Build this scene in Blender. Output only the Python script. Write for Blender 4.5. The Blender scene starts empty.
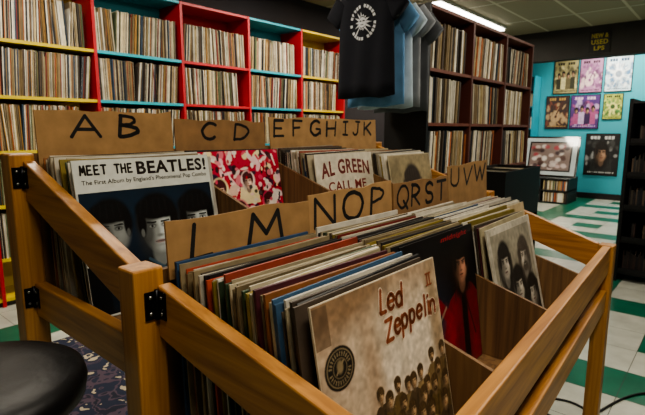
import bpy, math, random
import numpy as np
from mathutils import Vector, Matrix
random.seed(7)
R = random.Random(11)
NR = np.random.RandomState(5)
scene = bpy.context.scene
try: scene.view_settings.look='AgX - Medium High Contrast'
except Exception: pass
def lin(c):
    return c/12.92 if c <= 0.04045 else ((c+0.055)/1.055)**2.4
def rgb(h):
    h = h.lstrip('#')
    return tuple(lin(int(h[i:i+2],16)/255) for i in (0,2,4))
# ---------------------------------------------------------------- materials
def new_mat(name):
    m = bpy.data.materials.new(name); m.use_nodes = True
    nt = m.node_tree; b = nt.nodes['Principled BSDF']
    return m, nt, b
def N(nt, t, **kw):
    n = nt.nodes.new(t)
    for k,v in kw.items(): setattr(n,k,v)
    return n
def vcol_mat(name, rough=0.6, nscale=40, lo=0.8, hi=1.05, coat=0):
    m, nt, b = new_mat(name)
    a = N(nt,'ShaderNodeAttribute', attribute_name='Col')
    tc = N(nt,'ShaderNodeTexCoord')
    no = N(nt,'ShaderNodeTexNoise'); no.inputs['Scale'].default_value = nscale; no.inputs['Detail'].default_value = 5
    nt.links.new(tc.outputs['Object'], no.inputs['Vector'])
    mr = N(nt,'ShaderNodeMapRange'); mr.inputs[1].default_value=.3; mr.inputs[2].default_value=.7
    mr.inputs[3].default_value=lo; mr.inputs[4].default_value=hi
    nt.links.new(no.outputs[0], mr.inputs[0])
    mx = N(nt,'ShaderNodeVectorMath', operation='MULTIPLY')
    nt.links.new(a.outputs['Color'], mx.inputs[0]); nt.links.new(mr.outputs[0], mx.inputs[1])
    nt.links.new(mx.outputs[0], b.inputs['Base Color'])
    b.inputs['Roughness'].default_value = rough
    if coat: b.inputs['Coat Weight'].default_value = coat
    return m
def flat_mat(name, col, rough=0.6, metal=0.0, nscale=20, var=0.12, bump=0.0):
    m, nt, b = new_mat(name)
    tc = N(nt,'ShaderNodeTexCoord')
    no = N(nt,'ShaderNodeTexNoise'); no.inputs['Scale'].default_value = nscale; no.inputs['Detail'].default_value = 4
    nt.links.new(tc.outputs['Object'], no.inputs['Vector'])
    cr = N(nt,'ShaderNodeValToRGB')
    c = rgb(col)
    cr.color_ramp.elements[0].position=.3; cr.color_ramp.elements[1].position=.7
    cr.color_ramp.elements[0].color = tuple(x*(1-var) for x in c)+(1,)
    cr.color_ramp.elements[1].color = tuple(min(1,x*(1+var)) for x in c)+(1,)
    nt.links.new(no.outputs[0], cr.inputs[0]); nt.links.new(cr.outputs[0], b.inputs['Base Color'])
    b.inputs['Roughness'].default_value=rough; b.inputs['Metallic'].default_value=metal
    if bump:
        bp = N(nt,'ShaderNodeBump'); bp.inputs['Strength'].default_value=bump; bp.inputs['Distance'].default_value=.01
        nt.links.new(no.outputs[0], bp.inputs['Height']); nt.links.new(bp.outputs[0], b.inputs['Normal'])
    return m
def wood_mat(name, axis, c1='#80522a', c2='#b88446', rough=0.42):
    m, nt, b = new_mat(name)
    tc = N(nt,'ShaderNodeTexCoord'); mp = N(nt,'ShaderNodeMapping')
    s = [70,70,70]; s[axis]=3
    mp.inputs['Scale'].default_value = s
    nt.links.new(tc.outputs['Object'], mp.inputs[0])
    no = N(nt,'ShaderNodeTexNoise'); no.inputs['Scale'].default_value=1; no.inputs['Detail'].default_value=6; no.inputs['Distortion'].default_value=.6
    nt.links.new(mp.outputs[0], no.inputs['Vector'])
    cr = N(nt,'ShaderNodeValToRGB')
    cr.color_ramp.elements[0].position=.25; cr.color_ramp.elements[1].position=.68
    cr.color_ramp.elements[0].color = rgb(c1)+(1,); cr.color_ramp.elements[1].color = rgb(c2)+(1,)
    nt.links.new(no.outputs[0], cr.inputs[0]); nt.links.new(cr.outputs[0], b.inputs['Base Color'])
    b.inputs['Roughness'].default_value=rough
    return m
PAPER = vcol_mat('album_paper', .55, 35, .74, 1.05)
GLOSS = vcol_mat('album_laminate', .35, 25, .9, 1.04)
SPINE = vcol_mat('album_spine', .7, 15, .72, 1.1)
CARD  = vcol_mat('marker_on_cardboard', .85, 22, .76, 1.1)
PAINT = vcol_mat('painted_wood', .5, 8, .88, 1.05)
CLOTH = vcol_mat('cotton', .95, 12, .85, 1.1)
WX = wood_mat('oak_x',0); WY = wood_mat('oak_y',1); WZ = wood_mat('oak_z',2)
PLY = wood_mat('hardboard',2,'#4d3420','#80603c',.7)
BLACKM = flat_mat('black_metal','#17171a',.35,.8)
BLACKP = flat_mat('black_vinyl','#050609',.5,0,60,.2,.1)
BLACKW = flat_mat('black_painted_wood','#100f12',.5)
STEEL = flat_mat('screw_steel','#a8a6a0',.3,1)
# ---------------------------------------------------------------- printed picture canvas (soft shapes)
class Cv:
    def __init__(s,base,n=150,m=None):
        s.n=n; s.m=m or n
        s.a=np.ones((s.m,s.n,3))*np.array(base)
        u=(np.arange(s.n)+.5)/s.n; v=(np.arange(s.m)+.5)/s.m
        s.U,s.V=np.meshgrid(u,v)
    def mix(s,m,col):
        m=m[...,None]; s.a=s.a*(1-m)+np.array(col)*m
    def ell(s,cx,cz,rx,rz,col,soft=.12,rot=0,al=1):
        x=s.U-cx;z=s.V-cz;c,t=math.cos(rot),math.sin(rot)
        d=np.sqrt(((x*c+z*t)/rx)**2+((-x*t+z*c)/rz)**2)
        s.mix(np.clip((1+soft-d)/(2*soft),0,1)*al,col)
    def rect(s,u0,v0,u1,v1,col,al=1):
        s.mix(((s.U>u0)&(s.U<u1)&(s.V>v0)&(s.V<v1))*float(al),col)
    def poly(s,pts,col,al=1):
        ins=np.zeros(s.U.shape,bool)
        for i in range(len(pts)):
            x0,y0=pts[i];x1,y1=pts[i-1]
            if y0==y1: continue
            ins^=((y0>s.V)!=(y1>s.V))&(s.U<(x1-x0)*(s.V-y0)/(y1-y0)+x0)
        s.mix(ins*float(al),col)
    def line(s,p,q,w,col,al=1):
        p=np.array(p);q=np.array(q);d=q-p;L=max(1e-9,d@d)
        t=np.clip(((s.U-p[0])*d[0]+(s.V-p[1])*d[1])/L,0,1)
        r=np.hypot(s.U-p[0]-t*d[0],s.V-p[1]-t*d[1]); s.mix(np.clip((w*.5-r)/(w*.15)+.5,0,1)*al,col)
    def noise(s,amp,cells):
        g=NR.rand(cells+2,cells+2)
        x=s.U*cells;y=s.V*cells;i=x.astype(int);j=y.astype(int);fx=x-i;fy=y-j
        fx=fx*fx*(3-2*fx);fy=fy*fy*(3-2*fy)
        n=(g[j,i]*(1-fx)+g[j,i+1]*fx)*(1-fy)+(g[j+1,i]*(1-fx)+g[j+1,i+1]*fx)*fy
        s.a*= (1+amp*(2*n-1))[...,None]
    def face(s,cx,cz,k,skin,hair,lit=1,long=0,beard=False,shade=.25,al=1):
        sk=np.array(skin); hr=np.array(hair)
        if long:
            s.ell(cx,cz-.25*k,.92*k,1.3*k,hr,.15); 
            for i in range(10): s.line((cx+(-.85+.19*i)*k,cz+.3*k),(cx+(-.98+.21*i)*k,cz-(1.2+NR.rand()*.4)*k),.1*k,hr*(.7+NR.rand()*1.5),.7)
        s.ell(cx,cz-.85*k,.33*k,.5*k,sk*.35,.15)
        s.ell(cx,cz+.22*k,.76*k,.85*k,hr,.1)
        s.ell(cx,cz-.12*k,.55*k,.74*k,sk*.6,.12)
        s.ell(cx+lit*.14*k,cz-.1*k,.42*k,.62*k,sk,.35)
        s.ell(cx-lit*.4*k,cz-.15*k,.3*k,.7*k,sk*shade,.55,al=.85)
        s.ell(cx+lit*.28*k,cz-.22*k,.14*k,.16*k,sk*1.35,.8,al=.7)
        s.ell(cx-.12*k,cz+.53*k,.62*k,.34*k,hr,.12,rot=-.12); s.ell(cx+.3*k,cz+.52*k,.36*k,.30*k,hr,.12,rot=-.5)
        s.ell(cx-.56*k,cz+.12*k,.14*k,.42*k,hr,.2); s.ell(cx+.57*k,cz+.12*k,.14*k,.42*k,hr,.2)
        for i in range(5): s.line((cx+(-.5+.2*i)*k,cz+.85*k),(cx+(-.6+.24*i)*k,cz+.4*k),.05*k,hr*2.5+.004,.5)
        for d in(-1,1):
            q=1.0 if d==lit else .5
            s.ell(cx+d*.23*k,cz+.0*k,.15*k,.085*k,sk*.3*q,.3); s.ell(cx+d*.23*k,cz-.015*k,.09*k,.04*k,sk*1.1*q,.3)
            s.ell(cx+d*.23*k,cz-.01*k,.045*k,.045*k,hr*.5,.2); s.line((cx+d*.1*k,cz+.11*k),(cx+d*.38*k,cz+.12*k),.05*k,hr)
            if not long: s.ell(cx+d*.57*k,cz-.18*k,.06*k,.13*k,sk*.5*q,.2)
        s.ell(cx-lit*.06*k,cz-.2*k,.07*k,.2*k,sk*.45,.5,al=.7); s.ell(cx,cz-.33*k,.12*k,.05*k,sk*.35,.5)
        s.ell(cx,cz-.52*k,.19*k,.055*k,sk*np.array([.5,.28,.28]),.3); s.line((cx-.17*k,cz-.515*k),(cx+.17*k,cz-.515*k),.025*k,sk*.12)
        s.ell(cx,cz-.64*k,.13*k,.04*k,sk*.4,.8,al=.6)
        if beard: s.ell(cx,cz-.68*k,.4*k,.24*k,hr,.25); s.ell(cx,cz-.44*k,.25*k,.06*k,hr,.3); s.ell(cx,cz-.53*k,.14*k,.035*k,sk*.5,.3)
# ---------------------------------------------------------------- mesh builder
class B:
    def __init__(s): s.v=[]; s.f=[]; s.c=[]; s.sm=[]
    def add(s, vs, fs, col, smooth=False):
        o=len(s.v); s.v += [tuple(p) for p in vs]
        for f in fs: s.f.append(tuple(i+o for i in f)); s.c.append(col); s.sm.append(smooth)
    def box(s,x0,x1,y0,y1,z0,z1,col=(1,1,1)):
        s.hexa([(x0,y0,z0),(x1,y0,z0),(x1,y1,z0),(x0,y1,z0),(x0,y0,z1),(x1,y0,z1),(x1,y1,z1),(x0,y1,z1)],col)
    def hexa(s,p,col=(1,1,1)):
        s.add(p,[(0,3,2,1),(4,5,6,7),(0,1,5,4),(1,2,6,5),(2,3,7,6),(3,0,4,7)],col)
    def loft(s, rings, col=(1,1,1), cap=True, smooth=True):
        n=len(rings[0]); vs=[p for r in rings for p in r]; fs=[]
        for i in range(len(rings)-1):
            for j in range(n):
                k=(j+1)%n
                fs.append((i*n+j,i*n+k,(i+1)*n+k,(i+1)*n+j))
        if cap: fs.append(tuple(range(n))[::-1]); fs.append(tuple((len(rings)-1)*n+j for j in range(n)))
        s.add(vs,fs,col,smooth)
    def cyl(s,p0,p1,r0,r1=None,col=(1,1,1),n=16):
        r1 = r0 if r1 is None else r1
        p0=Vector(p0);p1=Vector(p1);d=(p1-p0).normalized()
        a=d.orthogonal().normalized(); b=d.cross(a)
        rg=[]
        for p,r in((p0,r0),(p1,r1)):
            rg.append([p+a*math.cos(2*math.pi*i/n)*r+b*math.sin(2*math.pi*i/n)*r for i in range(n)])
        s.loft(rg,col)
    def lathe(s,cx,cy,prof,col=(1,1,1),n=40):
        s.loft([[(cx+r*math.cos(2*math.pi*i/n),cy+r*math.sin(2*math.pi*i/n),z) for i in range(n)] for r,z in prof],col)
    def canvas(s,cv,x0,z0,x1,z1,lv=1):
        n,m=cv.n,cv.m; o=len(s.v); y=-.00025*lv
        for j in range(m+1):
            z=z0+(z1-z0)*j/m
            for i in range(n+1): s.v.append((x0+(x1-x0)*i/n,y,z))
        a=np.clip(cv.a,0,1).tolist()
        for j in range(m):
            for i in range(n):
                q=o+j*(n+1)+i
                s.f.append((q,q+1,q+n+2,q+n+1)); s.c.append(a[j][i]); s.sm.append(False)
    def art(s, pts, col, lv=1):
        s.add([(p[0],-.00025*lv,p[1]) for p in pts],[tuple(range(len(pts)))],col)
    def ell(s,cx,cz,rx,rz,col,lv=1,rot=0,n=24,jit=0):
        pts=[]
        for i in range(n):
            a=2*math.pi*i/n; q=1+R.uniform(-jit,jit); x=rx*math.cos(a)*q; z=rz*math.sin(a)*q
            pts.append((cx+x*math.cos(rot)-z*math.sin(rot),cz+x*math.sin(rot)+z*math.cos(rot)))
        s.art(pts,col,lv)
    def ribbon(s,pts,w,col,lv=1):
        for i in range(len(pts)-1):
            a=Vector(pts[i]);b=Vector(pts[i+1]);d=b-a
            if d.length<1e-6: continue
            n=Vector((-d.y,d.x)).normalized()*w*.5
            s.art([a-n,b-n,b+n,a+n],col,lv)
        for p in pts: s.ell(p[0],p[1],w*.5,w*.5,col,lv,n=10)
    def text(s,body,x,z,w,h,col,lv=2,bold=0.0,shear=0,arch=0,rot=0):
        cu=bpy.data.curves.new('t','FONT'); cu.body=body; cu.offset=bold; cu.shear=shear; cu.resolution_u=4; cu.space_character=1.0+bold*3
        ob=bpy.data.objects.new('t',cu); bpy.context.collection.objects.link(ob)
        bpy.context.view_layer.update()
        dg=bpy.context.evaluated_depsgraph_get()
        me=bpy.data.meshes.new_from_object(ob.evaluated_get(dg))
        vs=[v.co.copy() for v in me.vertices]; fs=[tuple(p.vertices) for p in me.polygons]
        bpy.data.objects.remove(ob); bpy.data.curves.remove(cu); bpy.data.meshes.remove(me)
        if not vs: return
        x0=min(v.x for v in vs);x1=max(v.x for v in vs);z0=min(v.y for v in vs);z1=max(v.y for v in vs)
        out=[]
        for v in vs:
            a=(v.x-x0)/(x1-x0);b=(v.y-z0)/(z1-z0)
            X=a*w; Z=b*h+arch*(1-(2*a-1)**2)
            out.append((x+X*math.cos(rot)-Z*math.sin(rot),-.00025*lv,z+X*math.sin(rot)+Z*math.cos(rot)))
        s.add(out,fs,col)
    def obj(s,name,mat,parent=None,mtx=None,bevel=0):
        me=bpy.data.meshes.new(name); me.from_pydata(s.v,[],s.f)
        at=me.color_attributes.new('Col','FLOAT_COLOR','CORNER')
        cnt=np.array([len(f) for f in s.f]); cc=np.ones((len(s.f),4)); cc[:,:3]=np.array([tuple(c)[:3] for c in s.c])
        at.data.foreach_set('color',np.repeat(cc,cnt,axis=0).astype(np.float32).ravel())
        me.polygons.foreach_set('use_smooth',s.sm)
        me.materials.append(mat); me.update()
        o=bpy.data.objects.new(name,me); bpy.context.collection.objects.link(o)
        if mtx is not None: o.matrix_world=mtx
        if parent: o.parent=parent
        if bevel:
            bv=o.modifiers.new('bv','BEVEL'); bv.width=bevel; bv.segments=2; bv.limit_method='ANGLE'
        return o
def empty(name,loc=(0,0,0)):
    e=bpy.data.objects.new(name,None); bpy.context.collection.objects.link(e); e.empty_display_size=.1
    return e
H=1.22
# ---------------------------------------------------------------- room shell
def tile_floor():
    m,nt,b=new_mat('vinyl_tile_floor')
    ge=N(nt,'ShaderNodeNewGeometry'); sp=N(nt,'ShaderNodeSeparateXYZ'); nt.links.new(ge.outputs['Position'],sp.inputs[0])
    def M(op,a,bb=None):
        n=N(nt,'ShaderNodeMath',operation=op)
        for i,x in enumerate((a,bb)):
            if x is None: continue
            if isinstance(x,(int,float)): n.inputs[i].default_value=x
            else: nt.links.new(x,n.inputs[i])
        return n.outputs[0]
    T=.305
    def idx(o,off): return M('FLOOR',M('DIVIDE',M('ADD',o,30.5+off*T),T))
    i=M('MODULO',idx(sp.outputs[0],0),4); j=M('MODULO',idx(sp.outputs[1],2),4)
    ring=M('MAXIMUM',M('LESS_THAN',i,.5),M('LESS_THAN',j,.5))
    cen=M('MULTIPLY',M('COMPARE',i,2),M('COMPARE',j,2))
    for n in nt.nodes:
        if n.type=='MATH' and n.operation=='COMPARE': n.inputs[2].default_value=.4
    g=M('MAXIMUM',ring,cen)
    fx=M('FRACT',M('DIVIDE',M('ADD',sp.outputs[0],30.5),T)); fy=M('FRACT',M('DIVIDE',M('ADD',sp.outputs[1],30.5),T))
    gr=M('MAXIMUM',M('LESS_THAN',fx,.012),M('LESS_THAN',fy,.012))
    no=N(nt,'ShaderNodeTexNoise'); no.inputs['Scale'].default_value=7; no.inputs['Detail'].default_value=8
    nt.links.new(ge.outputs['Position'],no.inputs['Vector'])
    mx=N(nt,'ShaderNodeMix',data_type='RGBA'); nt.links.new(g,mx.inputs[0])
    mx.inputs[6].default_value=rgb('#b8bab0')+(1,); mx.inputs[7].default_value=rgb('#1d6650')+(1,)
    m2=N(nt,'ShaderNodeMix',data_type='RGBA'); nt.links.new(gr,m2.inputs[0]); nt.links.new(mx.outputs[2],m2.inputs[6]); m2.inputs[7].default_value=rgb('#4a4d48')+(1,)
    mr=N(nt,'ShaderNodeMapRange'); mr.inputs[1].default_value=.25; mr.inputs[2].default_value=.75; mr.inputs[3].default_value=.7; mr.inputs[4].default_value=1.1; nt.links.new(no.outputs[0],mr.inputs[0])
    vm=N(nt,'ShaderNodeVectorMath',operation='MULTIPLY'); nt.links.new(m2.outputs[2],vm.inputs[0]); nt.links.new(mr.outputs[0],vm.inputs[1])
    nt.links.new(vm.outputs[0],b.inputs['Base Color']); b.inputs['Roughness'].default_value=.28
    return m
def tile_ceiling():
    m,nt,b=new_mat('drop_ceiling_tile')
    ge=N(nt,'ShaderNodeNewGeometry')
    br=N(nt,'ShaderNodeTexBrick'); br.offset=0; br.inputs['Scale'].default_value=1
    br.inputs['Brick Width'].default_value=1.22; br.inputs['Row Height'].default_value=.61; br.inputs['Mortar Size'].default_value=.018
    br.inputs['Color1'].default_value=rgb('#a89e88')+(1,); br.inputs['Color2'].default_value=rgb('#9a907a')+(1,); br.inputs['Mortar'].default_value=rgb('#d0c8b4')+(1,)
    nt.links.new(ge.outputs['Position'],br.inputs['Vector'])
    nt.links.new(br.outputs['Color'],b.inputs['Base Color']); b.inputs['Roughness'].default_value=.9
    return m
def slab(name,x0,x1,y0,y1,z0,z1,mat):
    b=B(); b.box(x0,x1,y0,y1,z0,z1); return b.obj(name,mat)
X0,X1,Y0,Y1,ZC=-2.6,9.7,-3.0,4.12,2.75
slab('floor',X0-.1,X1+.1,Y0-.1,Y1+.1,-.1,0,tile_floor())
slab('ceiling',X0-.1,X1+.1,Y0-.1,Y1+.1,ZC,ZC+.1,tile_ceiling())
DARK=flat_mat('dark_wall_paint','#241e22',.8,0,3,.15)
CYANW=flat_mat('cyan_wall_paint','#3ea4b6',.7,0,2,.08)
GREYW=flat_mat('grey_wall_paint','#857c70',.8,0,2,.08)
slab('wall_back',X0,X1,Y1,Y1+.1,0,ZC,DARK)
slab('wall_left',X0-.1,X0,Y0,Y1,0,ZC,GREYW)
slab('wall_front',X0,X1,Y0-.1,Y0,0,ZC,GREYW)
slab('wall_right',X1,X1+.1,Y0,Y1,0,ZC,CYANW)
slab('trim_bulkhead',8.3,8.5,Y0,Y1,2.3,ZC,flat_mat('bulkhead_paint','#34322f',.8,0,3,.15))
slab('baseboard_right',9.67,9.7,Y0,Y1,0,.1,BLACKW)

# ---------------------------------------------------------------- record spines
PAL_SP=['#d8cdb2','#ddd6c4','#bfb193','#a5916c','#e6e0d0','#8f7b58','#6f5944','#3c342d','#2a2a2e','#86302a','#34495e','#5e6a4a','#ad8446','#cdb888','#4a3b30','#ebe5d6','#b56a3a','#23313f','#cdc4ae','#ded6c0','#96846a','#2e2620','#7a6648']
PAL_ED=['#cfc7b4','#b8ad94','#dcd6c6','#a89b80','#e6e0d2','#8f8164','#75674e','#1f1e20','#b8ac90','#d2cab6','#453a30','#bdb190','#aca084','#dcd5c4','#c4b9a0','#2c2826','#7a6a4e','#1a1a1c','#5e5242','#c8c2b4','#9a9484','#d8d4c8']
PSP=[rgb(c) for c in PAL_SP]; PED=[rgb(c) for c in PAL_ED]
ACC=[rgb(c) for c in['#8a2e26','#2c4a6c','#9a6034','#33452e','#8c7a30','#5a2430','#3a5a78','#b04a34']]
def spine_row(b,xa,xb,yf,z,fill=1.0,hmax=.315,wlo=.0035,whi=.009,pal=PSP):
    x=xa+.004; end=xa+(xb-xa)*fill-.012; lean=R.uniform(-.05,.09); 
    while x<end-.02:
        if R.random()<.04: lean=R.uniform(-.06,.13)
        w=R.uniform(wlo,whi); h=hmax+R.uniform(-.008,.003)
        if R.random()<.04: h-=.03
        d=R.uniform(0,.02)
        L=lean*h*.9
        a=x; xt=max(xa+.003,min(xb-w-.003,x+L)); 
        c=R.choice(pal); k=R.uniform(.65,1.1); c=tuple(q*k for q in c)
        y0=yf+d; y1=yf+.3
        b.hexa([(a,y0,z),(a+w*.92,y0,z),(a+w*.92,y1,z),(a,y1,z),(xt,y0,z+h),(xt+w*.92,y0,z+h),(xt+w*.92,y1,z+h),(xt,y1,z+h)],c)
        x+=w
# ---------------------------------------------------------------- wall shelf
wsh=empty('wall_record_shelf')
YF=3.75; YB=4.08
zs=[.06,.34,.71,1.08,1.45,1.82]; ztop=2.29
bayc=['#b3232c','#2ba6b8','#c8b428','#d0b82a','#2ba6b8','#b3232c','#2593a6','#d8b92e']
xs=[-1.30,-.54,.22,.98,1.74,2.50,3.26,4.02,4.78]
b=B()
RED=rgb('#b01f2a')
for i,x in enumerate(xs): b.box(x-.012,x+.012,YF,YB,.0,ztop+.02,RED)
for i in range(len(xs)-1):
    c=rgb(bayc[i]); a,d=xs[i]+.0121,xs[i+1]-.0121
    b.box(a,d,YB-.012,YB-.0005,.04,ztop,c)
    for z in zs: b.box(a,d,YF+.004,YB-.0125,z-.022,z,c)
    b.box(a,d,YF+.004,YB-.0125,ztop,ztop+.02,c)
    b.box(a,d,YF+.03,YF+.045,0,.037,rgb('#222222'))
b.obj('shelf_carcass',PAINT,wsh)
b=B()
for i in range(len(xs)-1):
    for k,z in enumerate(zs):
        if k==0: continue
        spine_row(b,xs[i]+.0125,xs[i+1]-.0125,YF+.012,z,R.choice([1,.97,.93,.86,.99]))
b.obj('record_albums',SPINE,wsh)
# ---------------------------------------------------------------- island shelf
ish=empty('record_shelf')
b=B(); ix=[3.0,3.7,4.4,5.1]; iz=[.1,.53,.90,1.27,1.64]; it=2.03; IY=1.63
wd=rgb('#5a2f25')
for i,x in enumerate(ix):
    b.box(x-.014,x+.014,IY,IY+.34,0,it+.02,rgb('#121214') if i==0 else wd)
for i in range(3):
    a,d=ix[i]+.0141,ix[i+1]-.0141
    for z in iz+[it+.02]: b.box(a,d,IY+.003,IY+.328,z-.022,z,rgb('#6b3a2c'))
    b.box(a,d,IY+.329,IY+.34,.02,it+.02,rgb('#16110f'))
b.obj('shelf_carcass',PAINT,ish)
b=B()
for i in range(3):
    for z in iz: spine_row(b,ix[i]+.0145,ix[i+1]-.0145,IY+.012,z,R.choice([1,.9,.8]),wlo=.004,whi=.026,pal=PSP[:6]+PSP[13:16]+PSP[7:9]+PSP[14:]*2)
b.obj('record_albums',SPINE,ish)

# ---------------------------------------------------------------- RECORD BIN frame
bin_=empty('record_bin')
def zr(y): return 1.175-.342*(1.205-y)
def zl(y): return .985-.215*(.655-y)
def yfr(x): return .232+.0446*(x-.385)
b=B()
b.box(.335,.385,1.15,1.205,0,zr(1.18)+.004); b.box(.335,.385,.655,.705,0,zr(.68)+.018); b.box(.360,.405,.187,.231,0,zl(.21)+.006)
b.box(1.685,1.73,1.15,1.205,0,zr(1.18)+.004); b.box(1.685,1.73,.655,.705,0,zr(.68)+.006); b.box(1.685,1.73,.258,.302,0,zr(.28)+.006)
b.obj('posts',WZ,bin_,bevel=.004)
b=B()
def srail(xa,xb,ya,yb,fz,h=.085):
    b.hexa([(xa,ya,fz(ya)-h),(xb,ya,fz(ya)-h),(xb,yb,fz(yb)-h),(xa,yb,fz(yb)-h),(xa,ya,fz(ya)),(xb,ya,fz(ya)),(xb,yb,fz(yb)),(xa,yb,fz(yb))])
srail(.36,.384,.705,1.15,zr); srail(.372,.396,.231,.655,zl)
srail(1.686,1.708,.705,1.15,zr); srail(1.686,1.708,.302,.655,zr)
for xa,xb in((.36,.384),(1.686,1.708)):
    b.box(xa,xb,.705,1.15,.81,.885)
b.box(.372,.396,.231,.655,.655,.72); b.box(1.686,1.708,.302,.655,.655,.72)
b.obj('side_rails',WY,bin_,bevel=.003)
b=B()
def frail(z0,z1):
    xa,xb=.405,1.685; ya,yb=yfr(xa),yfr(xb); t=.024
    b.hexa([(xa,ya-t,z0),(xb,yb-t,z0),(xb,yb,z0),(xa,ya,z0),(xa,ya-t,z1),(xb,yb-t,z1),(xb,yb,z1),(xa,ya,z1)])
frail(.775,.862); frail(.655,.72)
b.box(.385,1.685,1.175,1.2,1.08,1.165)
b.obj('front_rails',WX,bin_,bevel=.003)
b=B()
xa,xb=.398,1.685
b.hexa([(xa,yfr(xa)+.001,.68),(xb,yfr(xb)+.001,.68),(xb,.675,.68),(xa,.675,.68),(xa,yfr(xa)+.001,.694),(xb,yfr(xb)+.001,.694),(xb,.675,.694),(xa,.675,.694)])
b.box(.385,1.685,.705,1.173,.836,.849)
b.box(.386,1.684,.676,.688,.69,1.0); b.box(.386,1.684,1.16,1.172,.85,1.17)
cols=[.387,.735,1.065,1.385,1.685]
for x in cols[1:4]:
    ya,yb=yfr(x)+.002,.674
    p=[(x-.004,ya,.695),(x+.004,ya,.695),(x+.004,yb,.695),(x-.004,yb,.695),(x-.004,ya,zr(ya)-.02),(x+.004,ya,zr(ya)-.02),(x+.004,yb,zr(yb)-.04),(x-.004,yb,zr(yb)-.04)]
    b.hexa(p)
    ya,yb=.72,1.159
    p=[(x-.004,ya,.85),(x+.004,ya,.85),(x+.004,yb,.85),(x-.004,yb,.85),(x-.004,ya,zr(ya)-.02),(x+.004,ya,zr(ya)-.02),(x+.004,yb,zr(yb)-.02),(x-.004,yb,zr(yb)-.02)]
    b.hexa(p)
b.obj('divider_panels',PLY,bin_)
b=B(); sc=B()
def bracket(xp,yp,z):
    b.box(xp-.022,xp-.002,yp-.0025,yp,z-.022,z+.022)
    b.box(xp-.0025,xp,yp-.024,yp,z-.022,z+.022)
    b.cyl((xp-.003,yp-.003,z-.024),(xp-.003,yp-.003,z+.024),.0035,n=10)
    for dz in(-.013,.013):
        sc.cyl((xp-.013,yp-.0038,z+dz),(xp-.013,yp-.002,z+dz),.003,n=10)
        sc.cyl((xp-.0038,yp-.014,z+dz),(xp-.002,yp-.014,z+dz),.003,n=10)
bracket(.372,.655,.955); bracket(.36,1.15,1.12); bracket(.36,1.15,.855); bracket(.372,.655,.69)
b.obj('brackets',BLACKM,bin_); sc.obj('bracket_screws',STEEL,bin_)

# ---------------------------------------------------------------- handwritten letter cards
def arc(cx,cz,rx,rz,a0,a1,n=14):
    return [(cx+rx*math.cos(math.radians(a0+(a1-a0)*i/n)),cz+rz*math.sin(math.radians(a0+(a1-a0)*i/n))) for i in range(n+1)]
V=[(0,0),(0,1)]
LET={'A':[[(0,0),(.48,1),(1,0)],[(.2,.36),(.82,.38)]],'B':[V,arc(0,.76,.75,.24,90,-90),arc(0,.26,.95,.27,90,-90)],
'C':[arc(.55,.5,.5,.5,50,310)],'D':[V,arc(0,.5,.95,.5,90,-90)],'E':[V,[(0,1),(.8,1)],[(0,.5),(.65,.52)],[(0,0),(.85,0)]],
'F':[V,[(0,1),(.85,1)],[(0,.52),(.65,.54)]],'G':[arc(.55,.5,.5,.5,50,330),[(.6,.42),(1,.42),(1,.1)]],
'H':[V,[(.9,0),(.9,1)],[(0,.5),(.9,.52)]],'I':[[(.5,0),(.5,1)],[(.2,1),(.8,1)],[(.2,0),(.8,0)]],
'J':[[(.75,1),(.75,.3)]+arc(.42,.28,.33,.28,0,-160),[(.4,1),(1,1)]],'K':[V,[(.85,1),(0,.42)],[(.25,.58),(.95,0)]],
'L':[[(.05,1),(0,0),(.85,.03)]],'M':[[(0,0),(.12,1),(.5,.3),(.85,1),(1,0)]],'N':[[(0,0),(.05,1),(.9,0),(.92,1)]],
'O':[arc(.5,.5,.5,.5,0,360,22)],'P':[V,arc(0,.73,.85,.27,90,-90)],'Q':[arc(.5,.5,.5,.5,0,360,22),[(.6,.3),(1,-.08)]],
'R':[V,arc(0,.73,.8,.27,90,-90),[(.25,.46),(.9,0)]],'S':[arc(.5,.75,.42,.25,30,270,12)+arc(.5,.25,.42,.25,90,-150,12)],
'T':[[(.5,0),(.5,1)],[(0,1),(1,1)]],'U':[[(0,1),(0,.35)]+arc(.45,.35,.45,.35,180,360)+[(.9,1)]],'V':[[(0,1),(.45,0),(.95,1)]],
'W':[[(0,1),(.25,0),(.5,.8),(.75,0),(1,1)]]}
CB=[rgb('#96744a'),rgb('#a27f53'),rgb('#886640')]
def card(txt,x,y,z,w,h,ts,tilt=0,pos=None,lh=.058,sw=.0085,sl=.08,ci=0):
    b=B(); c=CB[ci]
    rag=[(w*i/8,h+R.uniform(-.004,.004)) for i in range(9)]
    b.box(0,w,0.0,.004,0,h-.006,c)
    for i in range(8):
        b.hexa([(rag[i][0],0,h-.006),(rag[i+1][0],0,h-.006),(rag[i+1][0],.004,h-.006),(rag[i][0],.004,h-.006),(rag[i][0],0,rag[i][1]),(rag[i+1][0],0,rag[i+1][1]),(rag[i+1][0],.004,rag[i+1][1]),(rag[i][0],.004,rag[i][1])],c)
    for k,ch in enumerate(txt):
        cx,cw=pos[k]; zz=h-.010-lh+R.uniform(-.003,.002); s2=sl+R.uniform(-.05,.1)
        for st in LET[ch]:
            q=R.uniform(.8,1.1)
            for rep in range(2):
                b.ribbon([(cx*w+p[0]*cw+s2*lh*p[1]+R.uniform(-.0013,.0013),zz+p[1]*lh+R.uniform(-.0013,.0013)) for p in st],sw*q*(1 if rep==0 else .6),rgb('#0a0808'),1+.4*rep)
    m=Matrix.Translation((x,y,z))@Matrix.Rotation(tilt,4,'Y')@Matrix.Rotation(math.radians(-3),4,'X')
    return b.obj('letter_divider_card',CARD,bin_,m)
card('AB',.392,1.145,1.10,.332,.165,0,.0,[(.22,.065),(.56,.05)],.05,.0090,ci=0)
card('CD',.732,1.147,1.10,.325,.15,0,.012,[(.25,.055),(.62,.055)],.046,.0085,ci=2)
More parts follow.
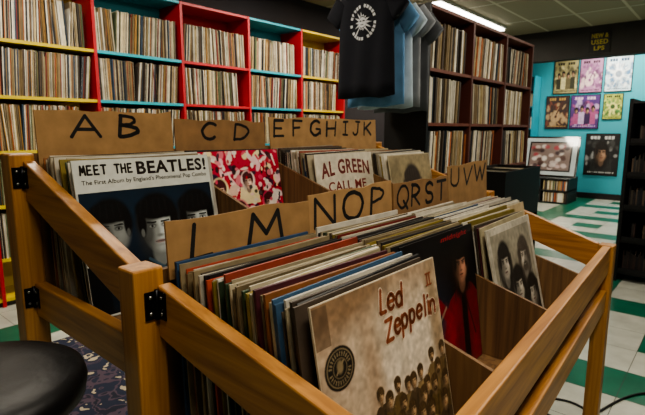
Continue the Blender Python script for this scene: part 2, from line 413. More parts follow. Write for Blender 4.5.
card('EFGHIJK',1.078,1.143,1.10,.60,.160,0,-.006,[(.03,.05),(.18,.05),(.32,.055),(.47,.055),(.62,.045),(.73,.045),(.86,.05)],.05,.0095,ci=1)
card('LM',.398,.660,.985,.332,.092,0,-.005,[(.13,.045),(.50,.085)],.056,.0092,ci=0)
card('NOP',.738,.664,.93,.32,.155,0,-.01,[(.05,.075),(.36,.075),(.70,.06)],.062,.0095,ci=1)
card('QRST',1.066,.664,.93,.312,.15,0,0,[(.05,.055),(.29,.05),(.53,.05),(.76,.055)],.058,.0095,ci=2)
card('UVW',1.382,.664,.94,.30,.168,0,-.02,[(.06,.06),(.35,.065),(.64,.09)],.055,.0095,ci=0)

# ---------------------------------------------------------------- record stacks in bin
def stack(name,xa,xb,zf,yb0,yt0,yb1,yt1,n,pal=PED,W=.313):
    b=B(); slack=(xb-xa)-W
    step=abs(yb1-yb0)/(n-1); yw=0
    for i in range(n):
        t=i/(n-1); yb=yb0+(yb1-yb0)*t; yt=yt0+(yt1-yt0)*t
        if R.random()<.18: yw=R.uniform(-.0028,.0028)
        yt+=yw+R.uniform(-.0006,.0006)
        th=min(.0054,step*R.uniform(.35,.95))
        x=xa+R.uniform(.001,max(.002,slack)); Wi=W-R.choice([0,0,0,.002,.005])
        h=math.sqrt(max(.01,W*W-(yt-yb)**2))+R.uniform(-.006,.003)
        if R.random()<.09: h-=.014
        if R.random()<.08: h+=.007
        sk=R.uniform(-.0025,.0025); tz=R.uniform(-.003,.003)
        c=R.choice(pal) if R.random()>.2 else R.choice(ACC); k=R.uniform(.6,1.08); c=tuple(min(.8,q*k) for q in c)
        b.hexa([(x,yb,zf),(x+Wi,yb,zf),(x+Wi,yb+th,zf),(x,yb+th,zf),(x,yt+sk,zf+h+tz),(x+Wi,yt-sk,zf+h-tz),(x+Wi,yt-sk+th,zf+h-tz),(x,yt+sk+th,zf+h+tz)],c)
    return b.obj(name,PAPER,bin_)
ZF,ZB=.6945,.8495
stack('record_albums_1',.400,.729,ZF,.640,.652,.345,.392,57)
stack('record_albums_2',.741,1.060,ZF,.640,.652,.430,.470,46)
stack('record_albums_3',1.071,1.380,ZF,.640,.652,.385,.440,48,W=.306)
stack('record_albums_4',1.391,1.683,ZF,.640,.650,.50,.552,28,W=.290)
stack('record_albums_5',.388,.728,ZB,1.130,1.138,.93,.985,40)
stack('record_albums_6',.741,1.060,ZB,1.130,1.138,1.06,1.112,12)
stack('record_albums_7',1.071,1.380,ZB,1.130,1.138,.93,.982,40,W=.306)
stack('record_albums_8',1.391,1.683,ZB,1.130,1.138,.86,.917,46,W=.290)

# ---------------------------------------------------------------- featured covers
def cover(name,x,zf,yb,yt,W,base,draw,mat=PAPER,yaw=0):
    b=B(); b.box(0,W,0,.003,0,W,base); draw(b,W)
    ang=math.asin((yt-yb)/W)
    m=Matrix.Translation((x,yb,zf+.0015))@Matrix.Rotation(yaw,4,'Z')@Matrix.Rotation(-ang,4,'X')
    return b.obj(name,mat,bin_,m)
def block(b,txt,x,z,w,h,sw,col,lv):
    n=len(txt); cw=w/n
    for i,ch in enumerate(txt):
        if ch==' ': continue
        for st in LET[ch]: b.ribbon([(x+i*cw+p[0]*cw*.68,z+p[1]*h) for p in st],sw,col,lv)
# puffy lower-case lettering strokes
LOW={'L':[[(.1,1.45),(.05,0),(.7,.02)]],'e':[[(.05,.5),(.85,.55)]+arc(.46,.5,.42,.48,10,320,14)],
'd':[arc(.42,.45,.38,.45,0,360,18),[(.82,1.45),(.82,0)]],'Z':[[(0,1.4),(.9,1.42),(.05,.02),(.95,0)]],
'p':[[(.05,.95),(.05,-.5)],arc(.42,.48,.38,.46,0,360,18)],'l':[[(.3,1.5),(.3,0)]],'i':[[(.3,.95),(.3,0)],[(.3,1.35),(.3,1.38)]],
'n':[[(.05,.95),(.05,0)],[(.05,.6)]+arc(.42,.55,.36,.4,150,0,8)+[(.78,0)]]}
LWD={'L':.8,'e':.95,'d':1,'Z':1.05,'p':1,'l':.5,'i':.5,'n':.95}
def lowtext(b,txt,x,z,w,h,sw,col,lv,rot=0,arch=0):
    tot=sum(LWD[c] for c in txt); cx=0; L_=w/tot
    for ch in txt:
        mid=(cx+.5*LWD[ch])/tot; ay=arch*(1-(2*mid-1)**2)
        for st in LOW[ch]:
            pts=[]
            for p in st:
                X=(cx+p[0]*.86)*L_+.12*p[1]*h; Z=p[1]*h+ay
                pts.append((x+X*math.cos(rot)-Z*math.sin(rot),z+X*math.sin(rot)+Z*math.cos(rot)))
            b.ribbon(pts,sw,col,lv)
        cx+=LWD[ch]
def d_beatles(b,W):
    cv=Cv(rgb('#c3c6be'),190); cv.noise(.06,12)
    cv.rect(.012,.012,.988,.795,rgb('#0a1826'))
    cv.ell(.4,.62,.5,.2,rgb('#122c40'),.8,al=.6)
    cv.poly([(.0,.012),(.0,.33),(.2,.36),(.35,.30),(.52,.35),(.68,.31),(.84,.36),(.988,.33),(.988,.012)],rgb('#060c12'))
    sk=np.array(rgb('#b8c0be')); hr=np.array(rgb('#06080b'))
    cv.face(.19,.55,.19,sk*.4,hr,1,shade=.04)
    cv.face(.52,.53,.215,sk,hr,1,shade=.06)
    cv.face(.84,.54,.205,sk,hr,1,shade=.06)
    for cx in(.19,.52,.84):
        cv.poly([(cx-.06,.02),(cx-.08,.29),(cx+.0,.24),(cx+.09,.31),(cx+.08,.02)],rgb('#0e1c28'),.8)
        cv.line((cx-.1,.31),(cx+.02,.22),.02,rgb('#3a5466'),.8); cv.line((cx+.12,.33),(cx+.02,.22),.02,rgb('#3a5466'),.8)
    cv.rect(0,.795,1,1,rgb('#c6c9c1')); cv.noise(.05,30)
    b.canvas(cv,.001,.001,W-.001,W-.001,1)
    block(b,'MEET THE',W*.045,W*.908,W*.355,W*.055,W*.0125,rgb('#26221f'),3)
    b.text('BEATLES!',W*.415,W*.888,W*.555,W*.09,rgb('#241c1a'),3,.03)
    b.text('The First Album by England\'s Phenomenal Pop Combo',W*.045,W*.835,W*.92,W*.038,rgb('#2b2826'),3,.006)
cover('album_cover_portrait',.385,ZB,.915,.968,.315,rgb('#b9bcb4'),d_beatles,GLOSS)
def d_collage(b,W):
    cs=[rgb(c) for c in['#e9d9cf','#d8486a','#1a1418','#f0e3b0','#b3122a','#ece7e0','#2a1c3a','#e07f8c','#120d10','#c21a30','#f0c8cc']]
    cv=Cv(rgb('#b8203e'),150)
    for i in range(300):
        cv.ell(NR.rand(),NR.rand(),.012+.05*NR.rand(),.008+.03*NR.rand(),cs[NR.randint(len(cs))],.15,NR.rand()*3,al=.9)
    for i in range(20):
        p=NR.rand(2); q=p+(NR.rand(2)-.5)*.3; cv.line(p,q,.02,cs[NR.randint(len(cs))])
    for n_,(x,z,k) in enumerate([(.25,.66,.11),(.58,.72,.10),(.45,.44,.12),(.82,.5,.11)]):
        cv.poly([(x-k,z-.6*k),(x+k,z-.6*k),(x+1.3*k,z-2.2*k),(x-1.3*k,z-2.2*k)],cs[[0,3,1,5][n_]],.9)
        cv.ell(x,z,.85*k,.95*k,cs[[3,0,7,1][n_]],.1); cv.face(x,z-.05*k,k*.85,rgb('#ecc8b4'),rgb('#4a1a20'),1)
    cv.poly([(.05,.25),(.4,.72),(.48,.66),(.14,.18)],rgb('#e6c8b4'),.9); cv.poly([(.6,.2),(.9,.6),(.95,.54),(.68,.12)],rgb('#ece2d8'),.9)
    for i in range(60): cv.ell(NR.rand(),.5+.5*NR.rand(),.01+.02*NR.rand(),.01+.02*NR.rand(),cs[NR.randint(len(cs))],.15,al=.9)
    b.canvas(cv,.001,.001,W-.001,W-.001,1)
cover('album_cover_collage',.742,ZB,1.045,1.098,.315,rgb('#801822'),d_collage,GLOSS)
def d_green(b,W):
    cv=Cv(rgb('#cfc8b4'),120); cv.noise(.08,8); cv.noise(.06,40)
    cv.rect(.06,.1,.94,.54,rgb('#a89b84')); cv.face(.5,.30,.24,rgb('#7a523a'),rgb('#140e0c'),1,beard=True)
    b.canvas(cv,.001,.001,W-.001,W-.001,1)
    b.text('AL GREEN',W*.08,W*.74,W*.84,W*.16,rgb('#6e2620'),3,.03,arch=W*.04)
    b.text('CALL ME',W*.17,W*.60,W*.66,W*.105,rgb('#7a2a22'),3,.02)
cover('album_cover_soul',1.085,ZB,.915,.968,.300,rgb('#c9c1ae'),d_green)
def d_tan(b,W):
    cv=Cv(rgb('#8f8262'),110); cv.noise(.3,6); cv.noise(.15,25); cv.face(.5,.6,.26,rgb('#a08662'),rgb('#2a2018'),-1,long=1)
    b.canvas(cv,.003,.003,W-.003,W-.003,1)
cover('album_cover_plain',1.393,ZB,.848,.903,.288,rgb('#b5a98c'),d_tan)
def d_lz(b,W):
    cv=Cv(rgb('#b9a288'),230)
    cv.noise(.16,5); cv.noise(.10,14)
    cv.ell(.15,.97,.6,.12,rgb('#80603f'),.6,al=.8)
    cv.poly([(0,.82),(.09,.82),(.09,.99),(0,.99)],rgb('#5c4632'),.7)
    cv.ell(.62,.66,.42,.24,rgb('#d0bea6'),.4,al=.9)
    for (x,z,rx,rz) in [(.6,.62,.09,.16),(.72,.60,.08,.2),(.84,.62,.07,.22),(.5,.58,.08,.12)]: cv.ell(x,z,rx,rz,rgb('#e0d2bc'),.35,al=.75)
    cv.ell(.94,.70,.06,.3,rgb('#8e7450'),.5,al=.7); cv.ell(.34,.6,.06,.3,rgb('#a38465'),.6,al=.6)
    cv.ell(.12,.35,.22,.3,rgb('#c9b398'),.5,al=.7)
    rr=random.Random(3)
    dk=['#5a4830','#6e5838','#4a3a26','#7d6744','#64502e','#988058']
    for row,(zb,sc_) in enumerate([(.49,.85),(.42,.95),(.34,1.05),(.24,1.15)]):
        for i in range(6):
            x=.38+.118*i+(row%2)*.05-(row==3)*.1+rr.uniform(-.018,.018); z=zb+rr.uniform(-.035,.035); c=np.array(rgb(rr.choice(dk)))
            cv.poly([(x-.065*sc_,max(0,z-.42)),(x-.07*sc_,z-.08),(x-.03,z-.045),(x+.03,z-.045),(x+.07*sc_,z-.08),(x+.065*sc_,max(0,z-.42))],c)
            cv.line((x-.045,z-.09),(x-.05,z-.22),.018,c*1.9,.7); cv.line((x+.02,z-.08),(x+.0,z-.2),.02,c*.5,.8)
            cv.face(x,z,.046*sc_,rgb('#b8966e'),rgb('#4a3820'),1,beard=(i%3==1))
    cv.noise(.22,40); cv.noise(.10,70)
    sx_,sz_=.125,.715
    cv.ell(sx_,sz_,.098,.092,rgb('#14120e'),.03)
    cv.ell(sx_,sz_,.086,.080,rgb('#8a7a5c'),.03); cv.ell(sx_,sz_,.080,.075,rgb('#14120e'),.03)
    for i in range(26):
        a=i*2*math.pi/26
        if i%13: cv.line((sx_+.056*math.cos(a),sz_+.053*math.sin(a)),(sx_+.070*math.cos(a),sz_+.066*math.sin(a)),.008,rgb('#7d6f54'))
    cv.ell(sx_,sz_,.046,.043,rgb('#75674c'),.05); cv.ell(sx_,sz_,.041,.038,rgb('#14120e'),.05)
    cv.ell(sx_,sz_+.005,.02,.028,rgb('#8a7a5c'),.3); cv.line((sx_-.025,sz_-.02),(sx_+.025,sz_+.025),.01,rgb('#8a7a5c'))
    b.canvas(cv,.0015,.0015,W-.0015,W-.0015,1)
    br=rgb('#8f4e32'); hi=rgb('#dccab2')
    for (c,sw,lv) in((hi,.030,2.5),(br,.019,4)):
        lowtext(b,'Led',W*.45,W*.845,W*.21,W*.072,W*sw,c,lv,-.04)
        lowtext(b,'Zeppelin',W*.47,W*.70,W*.49,W*.068,W*sw,c,lv+.6,.03,W*.02)
    b.ribbon([(W*.90,W*.87),(W*.90,W*.93)],W*.012,br,4); b.ribbon([(W*.925,W*.87),(W*.925,W*.93)],W*.012,br,4)
    b.ribbon([(W*.885,W*.87),(W*.94,W*.87)],W*.008,br,4.5); b.ribbon([(W*.885,W*.93),(W*.94,W*.93)],W*.008,br,4.5)
cover('album_cover_tan_group',.413,ZF,.318,.376,.315,rgb('#c4b49a'),d_lz)
def d_dark(b,W):
    cv=Cv(rgb('#0d0b0f'),160); cv.noise(.4,8)
    cv.ell(.3,.3,.25,.3,rgb('#243040'),.8); 
    cv.poly([(.42,0),(1,0),(1,.5),(.92,.58),(.84,.6),(.7,.6),(.55,.52),(.46,.34)],rgb('#6c1420'))
    for i in range(14): cv.ell(.45+.5*NR.rand(),.05+.5*NR.rand(),.05,.12,rgb(['#a02434','#38080e','#7c1826'][i%3]),.7,.4*NR.rand(),al=.5)
    cv.poly([(.73,0),(.82,0),(.82,.5),(.78,.56),(.74,.5)],rgb('#0e080a')); cv.line((.80,.52),(.92,.2),.02,rgb('#3a0a10'))
    cv.face(.77,.75,.155,rgb('#b8836a'),rgb('#0c0808'),1,long=1,shade=.12)
    cv.line((.50,.45),(.3,.64),.08,rgb('#7c1824')); cv.ell(.27,.67,.04,.045,rgb('#c08a70'),.3)
    cv.line((.12,.2),(.5,.5),.02,rgb('#a09078'),.6); cv.ell(.14,.2,.1,.08,rgb('#5a2a1c'),.2); cv.noise(.2,30)
    b.canvas(cv,.001,.001,W-.001,W-.001,1)
    b.text('midnight',W*.5,W*.93,W*.4,W*.045,rgb('#a83038'),3,.01,.2)
cover('album_cover_dark_portrait',.744,ZF,.408,.452,.313,rgb('#1a1719'),d_dark,GLOSS)
def d_band(b,W):
    cv=Cv(rgb('#bdb6a6'),150); cv.noise(.08,10)
    g=rgb('#b8b0a2'); k=rgb('#1c1916')
    cv.rect(.05,.05,.95,.95,rgb('#96907f')); cv.noise(.2,6)
    cv.poly([(.05,.05),(.05,.45),(.25,.55),(.5,.5),(.75,.52),(.95,.4),(.95,.05)],rgb('#2a2724'))
    cv.face(.27,.70,.16,g,k,1,long=1,shade=.25); cv.face(.72,.68,.16,g,rgb('#4a423a'),-1,long=1,shade=.25,beard=True); cv.face(.5,.46,.165,g,k,1,long=1,shade=.3)
    cv.face(.8,.34,.15,g,k,-1,long=1,shade=.3); cv.face(.2,.32,.15,g,rgb('#3a332c'),1,long=1,shade=.3)
    cv.line((.4,.06),(.46,.22),.05,rgb('#8a8276'),.7); cv.line((.62,.06),(.56,.22),.04,rgb('#777064'),.7); cv.noise(.2,30)
    b.canvas(cv,.001,.001,W-.001,W-.001,1)
cover('album_cover_group_portrait',1.074,ZF,.355,.424,.300,rgb('#c4bdab'),d_band)
def d_cream(b,W):
    cv=Cv(rgb('#bfac88'),60); cv.noise(.12,6); cv.noise(.08,20); b.canvas(cv,.001,.001,W-.001,W-.001,1)
cover('album_cover_cream',1.393,ZF,.482,.538,.288,rgb('#c9bb99'),d_cream)

# ---------------------------------------------------------------- bar stool
st=empty('bar_stool'); sx,sy,sz=.155,.795,.87
b=B(); b.lathe(sx,sy,[(.02,sz-.055),(.13,sz-.055),(.146,sz-.045),(.15,sz-.025),(.146,sz-.01),(.132,sz-.002),(.09,sz),(.02,sz+.001)],n=48)
b.obj('seat',BLACKP,st)
b=B(); b.cyl((sx,sy,.5),(sx,sy,sz-.055),.02)
for i in range(4):
    a=math.pi/4+i*math.pi/2
    b.cyl((sx+.02*math.cos(a),sy+.02*math.sin(a),sz-.1),(sx+.16*math.cos(a),sy+.16*math.sin(a),0),.011)
n=32; ring=[]
for i in range(n):
    a=2*math.pi*i/n; c=Vector((math.cos(a),math.sin(a),0))
    ring.append([Vector((sx,sy,.3))+c*(.115+.009*math.cos(t))+Vector((0,0,.009*math.sin(t))) for t in [2*math.pi*j/8 for j in range(8)]])
ring.append(ring[0]); b.loft(ring,cap=False)
b.obj('legs',BLACKM,st)

# ---------------------------------------------------------------- rug
m,nt,pb=new_mat('woven_rug')
tc=N(nt,'ShaderNodeTexCoord'); vo=N(nt,'ShaderNodeTexVoronoi'); vo.inputs['Scale'].default_value=16; vo.feature='SMOOTH_F1'
no=N(nt,'ShaderNodeTexNoise'); no.inputs['Scale'].default_value=9
nt.links.new(tc.outputs['Object'],no.inputs['Vector'])
ad=N(nt,'ShaderNodeVectorMath',operation='MULTIPLY_ADD'); ad.inputs[1].default_value=(.3,.3,0)
nt.links.new(no.outputs['Color'],ad.inputs[0]); nt.links.new(tc.outputs['Object'],ad.inputs[2]); nt.links.new(ad.outputs[0],vo.inputs['Vector'])
cr=N(nt,'ShaderNodeValToRGB'); cr.color_ramp.interpolation='CONSTANT'
cr.color_ramp.elements[0].color=rgb('#a89c84')+(1,); cr.color_ramp.elements[0].position=0
cr.color_ramp.elements[1].color=rgb('#1a2238')+(1,); cr.color_ramp.elements[1].position=.22
e=cr.color_ramp.elements.new(.5); e.color=rgb('#4a3c4a')+(1,)
e=cr.color_ramp.elements.new(.6); e.color=rgb('#161b2c')+(1,)
nt.links.new(vo.outputs['Distance'],cr.inputs[0]); nt.links.new(cr.outputs[0],pb.inputs['Base Color']); pb.inputs['Roughness'].default_value=.95
b=B(); b.box(.50,1.9,1.35,2.9,.0,.008); b.obj('area_rug',m)

# ---------------------------------------------------------------- T-shirts on rail
def shirt(X,col,Yc=1.765,zh=1.42,decal=None,seed=0,hw0=.205):
    rr=random.Random(seed); ph=rr.uniform(0,6)
    b=B(); L=.66
    prof=[(0,1.03,.036),(.12,1.02,.034),(.3,1.0,.032),(.5,.98,.03),(.62,.97,.03),(.74,.97,.03),(.84,.96,.028),(.9,.90,.024),(.95,.62,.02),(.99,.36,.018),(1.0,.34,.016)]
    n=48
    rings=[]
    for s,k,d in prof:
        r=[]; z=zh+s*L
        for i in range(n):
            a=2*math.pi*i/n; u=math.cos(a)
            y=u*hw0*k; x=math.sin(a)*d+.009*math.sin(u*9+ph+2*s)*(1-.8*s)
            r.append((X-x,Yc+y,z+.008*math.sin(u*5+ph)*(1-s)))
        rings.append(r)
    b.loft(rings,col)
    for d in(-1,1):
        rg=[]
        for t in range(6):
            q=t/5; cy=Yc+d*(.165+.085*q); cz=zh+L*(.86-.16*q)
            r=[]
            for i in range(16):
                a=2*math.pi*i/16; w=.082-.004*q
                oy=math.cos(a)*w*.75*d; oz=math.cos(a)*w*.62
                r.append((X-math.sin(a)*.022,cy+oy*.8,cz+oz*.9))
            rg.append(r)
        b.loft(rg,col)
    if decal:
        def P(y,z,o): 
            s=(z-zh)/L; u=y/hw0; d=.033-.008*s
            return (X-(d*math.sqrt(max(0,1-u*u))+.009*math.sin(u*9+ph+2*s)*(1-.8*s))-o,Yc+y,z)
        def pl(pts,c,o): b.add([P(p[0],p[1],o) for p in pts],[tuple(range(len(pts)))],c)
        cz=zh+.43; w=decal
        def ringseg(r0,r1,o,c,a0=0,a1=2*math.pi,n=30,sx=1):
            for i in range(n):
                t0=a0+(a1-a0)*i/n;t1=a0+(a1-a0)*(i+1)/n
                pl([(r0*math.cos(t0)*sx,cz+r0*math.sin(t0)),(r1*math.cos(t0)*sx,cz+r1*math.sin(t0)),(r1*math.cos(t1)*sx,cz+r1*math.sin(t1)),(r0*math.cos(t1)*sx,cz+r0*math.sin(t1))],c,o)
        for i in range(26):
            t=2*math.pi*i/26
            if i%6: ringseg(.085,.103,.003,w,t,t+.17,2,.9)
        for i in range(14):
            t=2*math.pi*i/14; r=.056+.014*math.sin(i*7.3)
            pl([(.03*math.cos(t-.2),cz+.035*math.sin(t-.2)),(r*math.cos(t),cz+r*1.1*math.sin(t)),(.03*math.cos(t+.2),cz+.035*math.sin(t+.2))],w,.003)
        ringseg(0,.030,.0036,w,n=14)
        for sg in(-1,1): pl([(sg*.004,cz+.004),(sg*.02,cz+.004),(sg*.02,cz+.012),(sg*.004,cz+.012)],col,.0045)
        pl([(-.012,cz-.016),(.012,cz-.016),(.012,cz-.011),(-.012,cz-.011)],col,.0045)
        pl([(-.06,cz-.072),(.06,cz-.072),(.03,cz-.035),(-.03,cz-.035)],w,.003)
    o=b.obj('t_shirt',CLOTH)
    h=B(); zt=zh+L
    h.cyl((X,Yc,zt-.02),(X,Yc,2.157-.0195),.003,n=8)
    pts=[Vector((X,Yc+.0195*math.sin(a),2.157-.0195*math.cos(a))) for a in [i*math.pi*1.5/12 for i in range(13)]]
    for i in range(12): h.cyl(pts[i],pts[i+1],.002,n=6)
    h.obj('hanger',BLACKM,o)
    return o
shirt(2.45,rgb('#10121d'),decal=rgb('#d0d2d6'),seed=1)
shirt(2.565,rgb('#6a9ac6'),seed=2,zh=1.37)
shirt(2.66,rgb('#b4c4d0'),seed=3,zh=1.36)
shirt(2.765,rgb('#8c8f94'),seed=5,zh=1.37)
shirt(2.87,rgb('#5c5f64'),seed=6,zh=1.34)
b=B(); b.cyl((2.38,1.765,2.168),(2.985,1.765,2.168),.005); b.cyl((2.40,1.765,2.168),(2.40,1.765,2.7495),.005); b.cyl((2.965,1.765,2.168),(2.965,1.765,2.7495),.005)
b.obj('clothes_rail',BLACKM)

# ---------------------------------------------------------------- low black record rack behind the bin
tb=empty('record_rack'); b=B()
tx0,tx1,ty0,ty1=3.35,4.12,1.2,1.56
K=rgb('#0d0c0f')
for x in(tx0,tx1-.018): b.box(x,x+.018,ty0,ty1,0,.93,K)
for y in(ty0,ty1-.018): b.box(tx0+.0181,tx1-.0181,y,y+.018,.56,.93,K)
b.box(tx0+.0181,tx1-.0181,ty0+.0181,ty1-.0181,.58,.598,K); b.box(tx0+.0181,tx1-.0181,ty0+.0181,ty1-.0181,.12,.14,K)
b.box(3.73,3.742,ty0+.0181,ty1-.0181,.60,.925,K)
b.obj('rack_frame',PAINT,tb)
b=B()
for xa,xb in((tx0+.03,3.72),(3.75,tx1-.03)):
    x=xa
    while x<xb-.01: b.box(x,x+.004,ty0+.022,ty0+.335,.599,.599+R.uniform(.30,.315),R.choice(PED)); x+=.0065
b.obj('record_albums',SPINE,tb)
# ---------------------------------------------------------------- black display rack right
dr=empty('display_rack')
b=B(); x0,x1,y0,y1=4.44,4.86,-.9,.67
for y in(y0,-.13,y1-.025): b.box(x0,x1,y,y+.025,0,1.46)
rz=(.08,.34,.6,.86,1.12,1.44)
for z in rz:
    b.box(x0+.004,x1-.02,y0+.026,-.131,z-.018,z); b.box(x0+.004,x1-.02,-.104,y1-.026,z-.018,z)
    if z<1.3: b.box(x0-.004,x0+.01,y0+.03,y1-.03,z-.0,z+.035)
b.box(x1-.018,x1,y0+.0255,y1-.0255,.02,1.46)
b.obj('rack_frame',BLACKW,dr)
b=B(); DK=[rgb(c) for c in['#2a2422','#1c1e24','#3a2a26','#4a4238','#22282c','#5a4a3c','#181416']]
for z in rz[:5]:
    for ya,yb in((y0+.04,-.14),(-.09,y1-.035)):
        y=ya
        while y<yb-.02:
            w=R.uniform(.009,.014); b.box(x0+.06,x0+.19,y,y+w*.9,z+.0005,z+R.uniform(.12,.19),R.choice(DK)); y+=w
            if R.random()<.05: y+=.05
b.obj('disc_cases',SPINE,dr)

# ---------------------------------------------------------------- posters on far wall
def wall_poster(y0,y1,z0,z1,base,draw,nm='poster',X=9.685):
    W=y1-y0;Hh=z1-z0; b=B(); b.box(0,W,0,.012,0,Hh,rgb('#101010')); draw(b,W,Hh,base)
    m=Matrix(((0,1,0,X),(-1,0,0,y1),(0,0,1,z0),(0,0,0,1)))
    return b.obj(nm,PAPER,None,m)
def gen(cols,fc,kind='face',kk=.2):
    cols=[rgb(c) for c in cols]
    def d(b,W,Hh,base):
        cv=Cv(base,48,64); cv.noise(.25,5)
        for i in range(50):
            cv.ell(NR.rand(),.12+.7*NR.rand(),.03+.09*NR.rand(),.02+.07*NR.rand(),cols[NR.randint(3)],.3,NR.rand()*3,al=.8)
        if kind=='face':
            cv.poly([(.15,.08),(.2,.38),(.5,.46),(.8,.38),(.85,.08)],cols[2]); cv.face(.5,.56,kk,rgb('#b08a70'),rgb('#1a1412'),1,long=1)
        elif kind=='sun':
            for i in range(16):
                a=i*math.pi/8; cv.line((.5,.5),(.5+.42*math.cos(a),.5+.34*math.sin(a)),.04,cols[i%2],.6)
            cv.ell(.5,.5,.2,.16,cols[1],.3); cv.ell(.5,.5,.13,.1,cols[2],.2)
        elif kind=='guitar':
            cv.ell(.42,.32,.2,.14,cols[1],.1); cv.ell(.48,.46,.14,.1,cols[1],.1); cv.line((.48,.45),(.74,.84),.05,cols[2]); cv.ell(.45,.37,.06,.05,cols[2],.1)
        elif kind=='group':
            for i in range(4):
                x=.2+.2*i; z=.55+.05*(i%2); cv.poly([(x-.1,.12),(x-.1,z-.1),(x+.1,z-.1),(x+.1,.12)],cols[(i)%3]); cv.face(x,z,.09,rgb('#c0987c'),rgb('#1a1412'),1)
        for k in range(7):
            if k!=3: cv.rect(.12+.11*k,.87,.2+.11*k,.95,rgb(fc))
        for k in range(12): cv.rect(.1+.07*k,.05,.14+.07*k,.08,rgb(fc))
        b.canvas(cv,.012,.012,W-.012,Hh-.012,8)
    return d
wall_poster(2.29,2.70,1.87,2.46,rgb('#9a9268'),gen(['#3a3a2c','#d5cc9c','#6a6248'],'#1c1a14','group'))
wall_poster(1.90,2.27,1.87,2.46,rgb('#a878a0'),gen(['#5a3458','#e0c8c8','#7a4878'],'#301028','guitar'))
wall_poster(1.46,1.87,1.87,2.46,rgb('#c8dde8'),gen(['#4a7aa8','#f4f8fa','#8a98a8'],'#20486a','sun'))
wall_poster(2.40,2.80,1.24,1.84,rgb('#3c2c2a'),gen(['#8a4a38','#c0a078','#503028'],'#c09858','guitar'))
wall_poster(1.905,2.38,1.24,1.84,rgb('#5a3a80'),gen(['#b0588a','#c8b0d8','#3a2050'],'#e0c0e0','group'))
wall_poster(1.56,1.86,1.40,1.84,rgb('#a8b458'),gen(['#4a8a4a','#f0ec90','#3a5a30'],'#202a14','sun'))
wall_poster(1.55,2.08,.42,1.16,rgb('#1a1a1c'),gen(['#484848','#a8a8a8','#303030'],'#d0d0d0','face',kk=.26))
b=B(); b.box(0,.28,0,.014,0,.30,rgb('#14120c'))
g=rgb('#b0a032')
b.text('NEW &',.03,.205,.22,.065,g,2,.03); b.text('USED',.03,.115,.22,.07,g,2,.03); b.text('LPS',.07,.03,.14,.062,g,2,.03)
b.obj('wall_sign',PAPER,None,Matrix(((0,1,0,8.285),(-1,0,0,1.85),(0,0,1,2.36),(0,0,0,1))))
# cyan bookcase
b=B(); cy=rgb('#2fa3bd'); bx0,bx1,by0,by1=9.34,9.69,2.92,3.95
for y in(by0,3.42,by1-.02): b.box(bx0,bx1,y,y+.02,0,2.2,cy)
for z in(.06,.45,.85,1.25,1.65,2.2):
    b.box(bx0+.003,bx1-.013,by0+.021,3.419,z-.02,z,cy); b.box(bx0+.003,bx1-.013,3.441,by1-.021,z-.02,z,cy)
b.box(bx1-.012,bx1,by0+.021,by1-.021,.02,2.2,rgb('#1f7f96'))
b.obj('cyan_bookcase',PAINT)
b=B()
for z in(.06,.45,.85,1.25,1.65):
    y=by0+.03
    while y<by1-.08:
        w=R.uniform(.01,.03); h=R.uniform(.2,.3); 
        if not(3.4<y+w and y<3.45): b.box(bx0+.03,bx0+.28,y,y+w*.95,z,z+h,R.choice(PSP))
        y+=w
        if R.random()<.06: y+=.1
b.obj('books',SPINE,bpy.data.objects['cyan_bookcase'])
# stand with framed picture leaning
b=B(); ax,bx_=8.6,9.2
for z in(.0,.2,.4): b.box(ax,bx_,2.05,2.93,z,z+.02,rgb('#1b1b1d'))
for y in(2.05,2.48,2.91): b.box(ax,bx_,y,y+.02,.021,.399,rgb('#1b1b1d'))
for z in(.021,.221):
    y=2.08
    while y<2.44: 
        w=R.uniform(.01,.03); b.box(ax+.03,bx_-.05,y,y+w*.9,z,z+.16,R.choice(PSP)); y+=w
b.box(ax-.014,ax-.001,2.55,2.88,.02,.39,rgb('#101010')); b.box(ax-.019,ax-.0145,2.58,2.85,.06,.36,rgb('#c0c0bc')); b.box(ax-.021,ax-.0195,2.62,2.81,.12,.28,rgb('#303030'))
b.obj('media_stand',PAINT)
GL,_,gb=new_mat('framed_print_glass'); 
GL=vcol_mat('framed_print_glass',.12,10,.95,1.03,coat=1)
b=B(); W,Hh=.90,.70
b.box(0,W,0,.025,0,Hh,rgb('#141414'))
cv=Cv(rgb('#b8c4c8'),70,52); cv.noise(.15,4); cv.rect(.08,.1,.92,.9,rgb('#2a2426')); cv.rect(.11,.14,.89,.86,rgb('#80706c'))
for i in range(50): cv.ell(.16+.68*NR.rand(),.18+.6*NR.rand(),.05,.05,rgb(['#3a2a30','#c8b8b4','#5a4440','#a04850','#d8d0cc'][NR.randint(5)]),.3,al=.85)
b.canvas(cv,.03,.03,W-.03,Hh-.03,2)
b.obj('framed_picture',GL,None,Matrix.Translation((8.80,2.90,.428))@Matrix(((0,1,0,0),(-1,0,0,0),(0,0,1,0),(0,0,0,1)))@Matrix.Rotation(math.radians(-14),4,'X'))

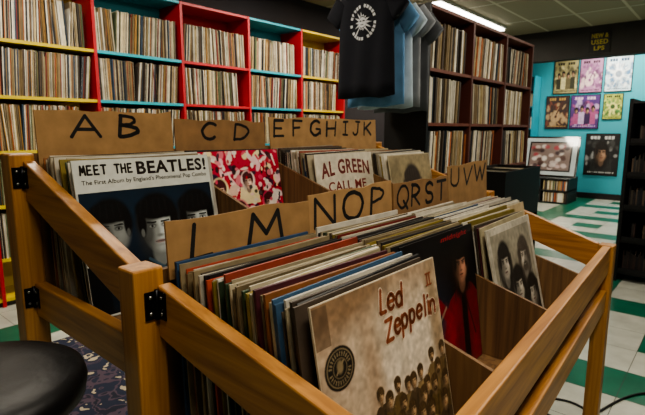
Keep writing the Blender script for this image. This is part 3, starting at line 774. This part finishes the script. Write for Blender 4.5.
# ---------------------------------------------------------------- floor cables
def cable(pts):
    cu=bpy.data.curves.new('c','CURVE'); cu.dimensions='3D'; cu.bevel_depth=.005; cu.bevel_resolution=3
    s=cu.splines.new('NURBS'); s.points.add(len(pts)-1); s.order_u=4; s.use_endpoint_u=True
    for p,q in zip(s.points,pts): p.co=(q[0],q[1],.006,1)
    o=bpy.data.objects.new('power_cable',cu); bpy.context.collection.objects.link(o); cu.materials.append(BLACKP)
cable([(1.9,1.2),(2.1,.9),(2.35,.75),(2.2,.5),(2.05,.55),(2.1,.35),(2.5,.3),(2.7,.1),(2.3,-.2)])
cable([(1.9,1.1),(2.3,.8),(2.15,.62),(2.3,.45),(2.15,.3),(2.0,.1),(2.2,-.3)])

# ---------------------------------------------------------------- fluorescent fixtures
EM,nt,pb=new_mat('fluorescent_diffuser'); pb.inputs['Emission Color'].default_value=(1,.96,.87,1); pb.inputs['Emission Strength'].default_value=10
WH=flat_mat('fixture_white_enamel','#d8d8d4',.4)
def fixture(x,y,L=1.22,alongx=True,power=40):
    e=empty('fluorescent_light'); b=B(); w=.15
    hx,hy=(L/2,w) if alongx else (w,L/2)
    b.box(x-hx,x+hx,y-hy,y+hy,2.715,2.7499); b.obj('housing',WH,e)
    b=B(); b.box(x-hx+.02,x+hx-.02,y-hy+.02,y+hy-.02,2.69,2.7149); b.obj('diffuser',EM,e)
    l=bpy.data.lights.new('tube','AREA'); l.shape='RECTANGLE'; l.size=hx*2; l.size_y=hy*2; l.energy=power; l.color=(1,.89,.72)
    o=bpy.data.objects.new('tube_lamp',l); bpy.context.collection.objects.link(o); o.location=(x,y,2.68); o.parent=e
fixture(6.45,2.96,2.1,True,58)
fixture(3.6,2.9,1.22,True,48)
fixture(1.2,2.7,1.22,True,40)
fixture(.3,-.3,1.22,True,36)
fixture(3.2,.2,1.22,True,34)
fixture(6.2,.2,1.22,True,40)
fixture(9.1,1.6,1.22,False,42)
w=bpy.data.worlds.new('w'); scene.world=w; w.use_nodes=True; w.node_tree.nodes['Background'].inputs[0].default_value=(.5,.5,.5,1); w.node_tree.nodes['Background'].inputs[1].default_value=.1
# ---------------------------------------------------------------- camera
cam=bpy.data.cameras.new('camera'); co=bpy.data.objects.new('camera',cam); bpy.context.collection.objects.link(co)
co.location=(0,0,H); cam.lens=26.79; cam.sensor_width=36; cam.clip_start=.02
cam.dof.use_dof=True; cam.dof.focus_distance=.95; cam.dof.aperture_fstop=11
p=math.radians(9.17); t=math.radians(40.65)
f=Vector((math.cos(t)*math.cos(p),math.sin(t)*math.cos(p),-math.sin(p)))
co.rotation_euler=f.to_track_quat('-Z','Y').to_euler()
scene.camera=co
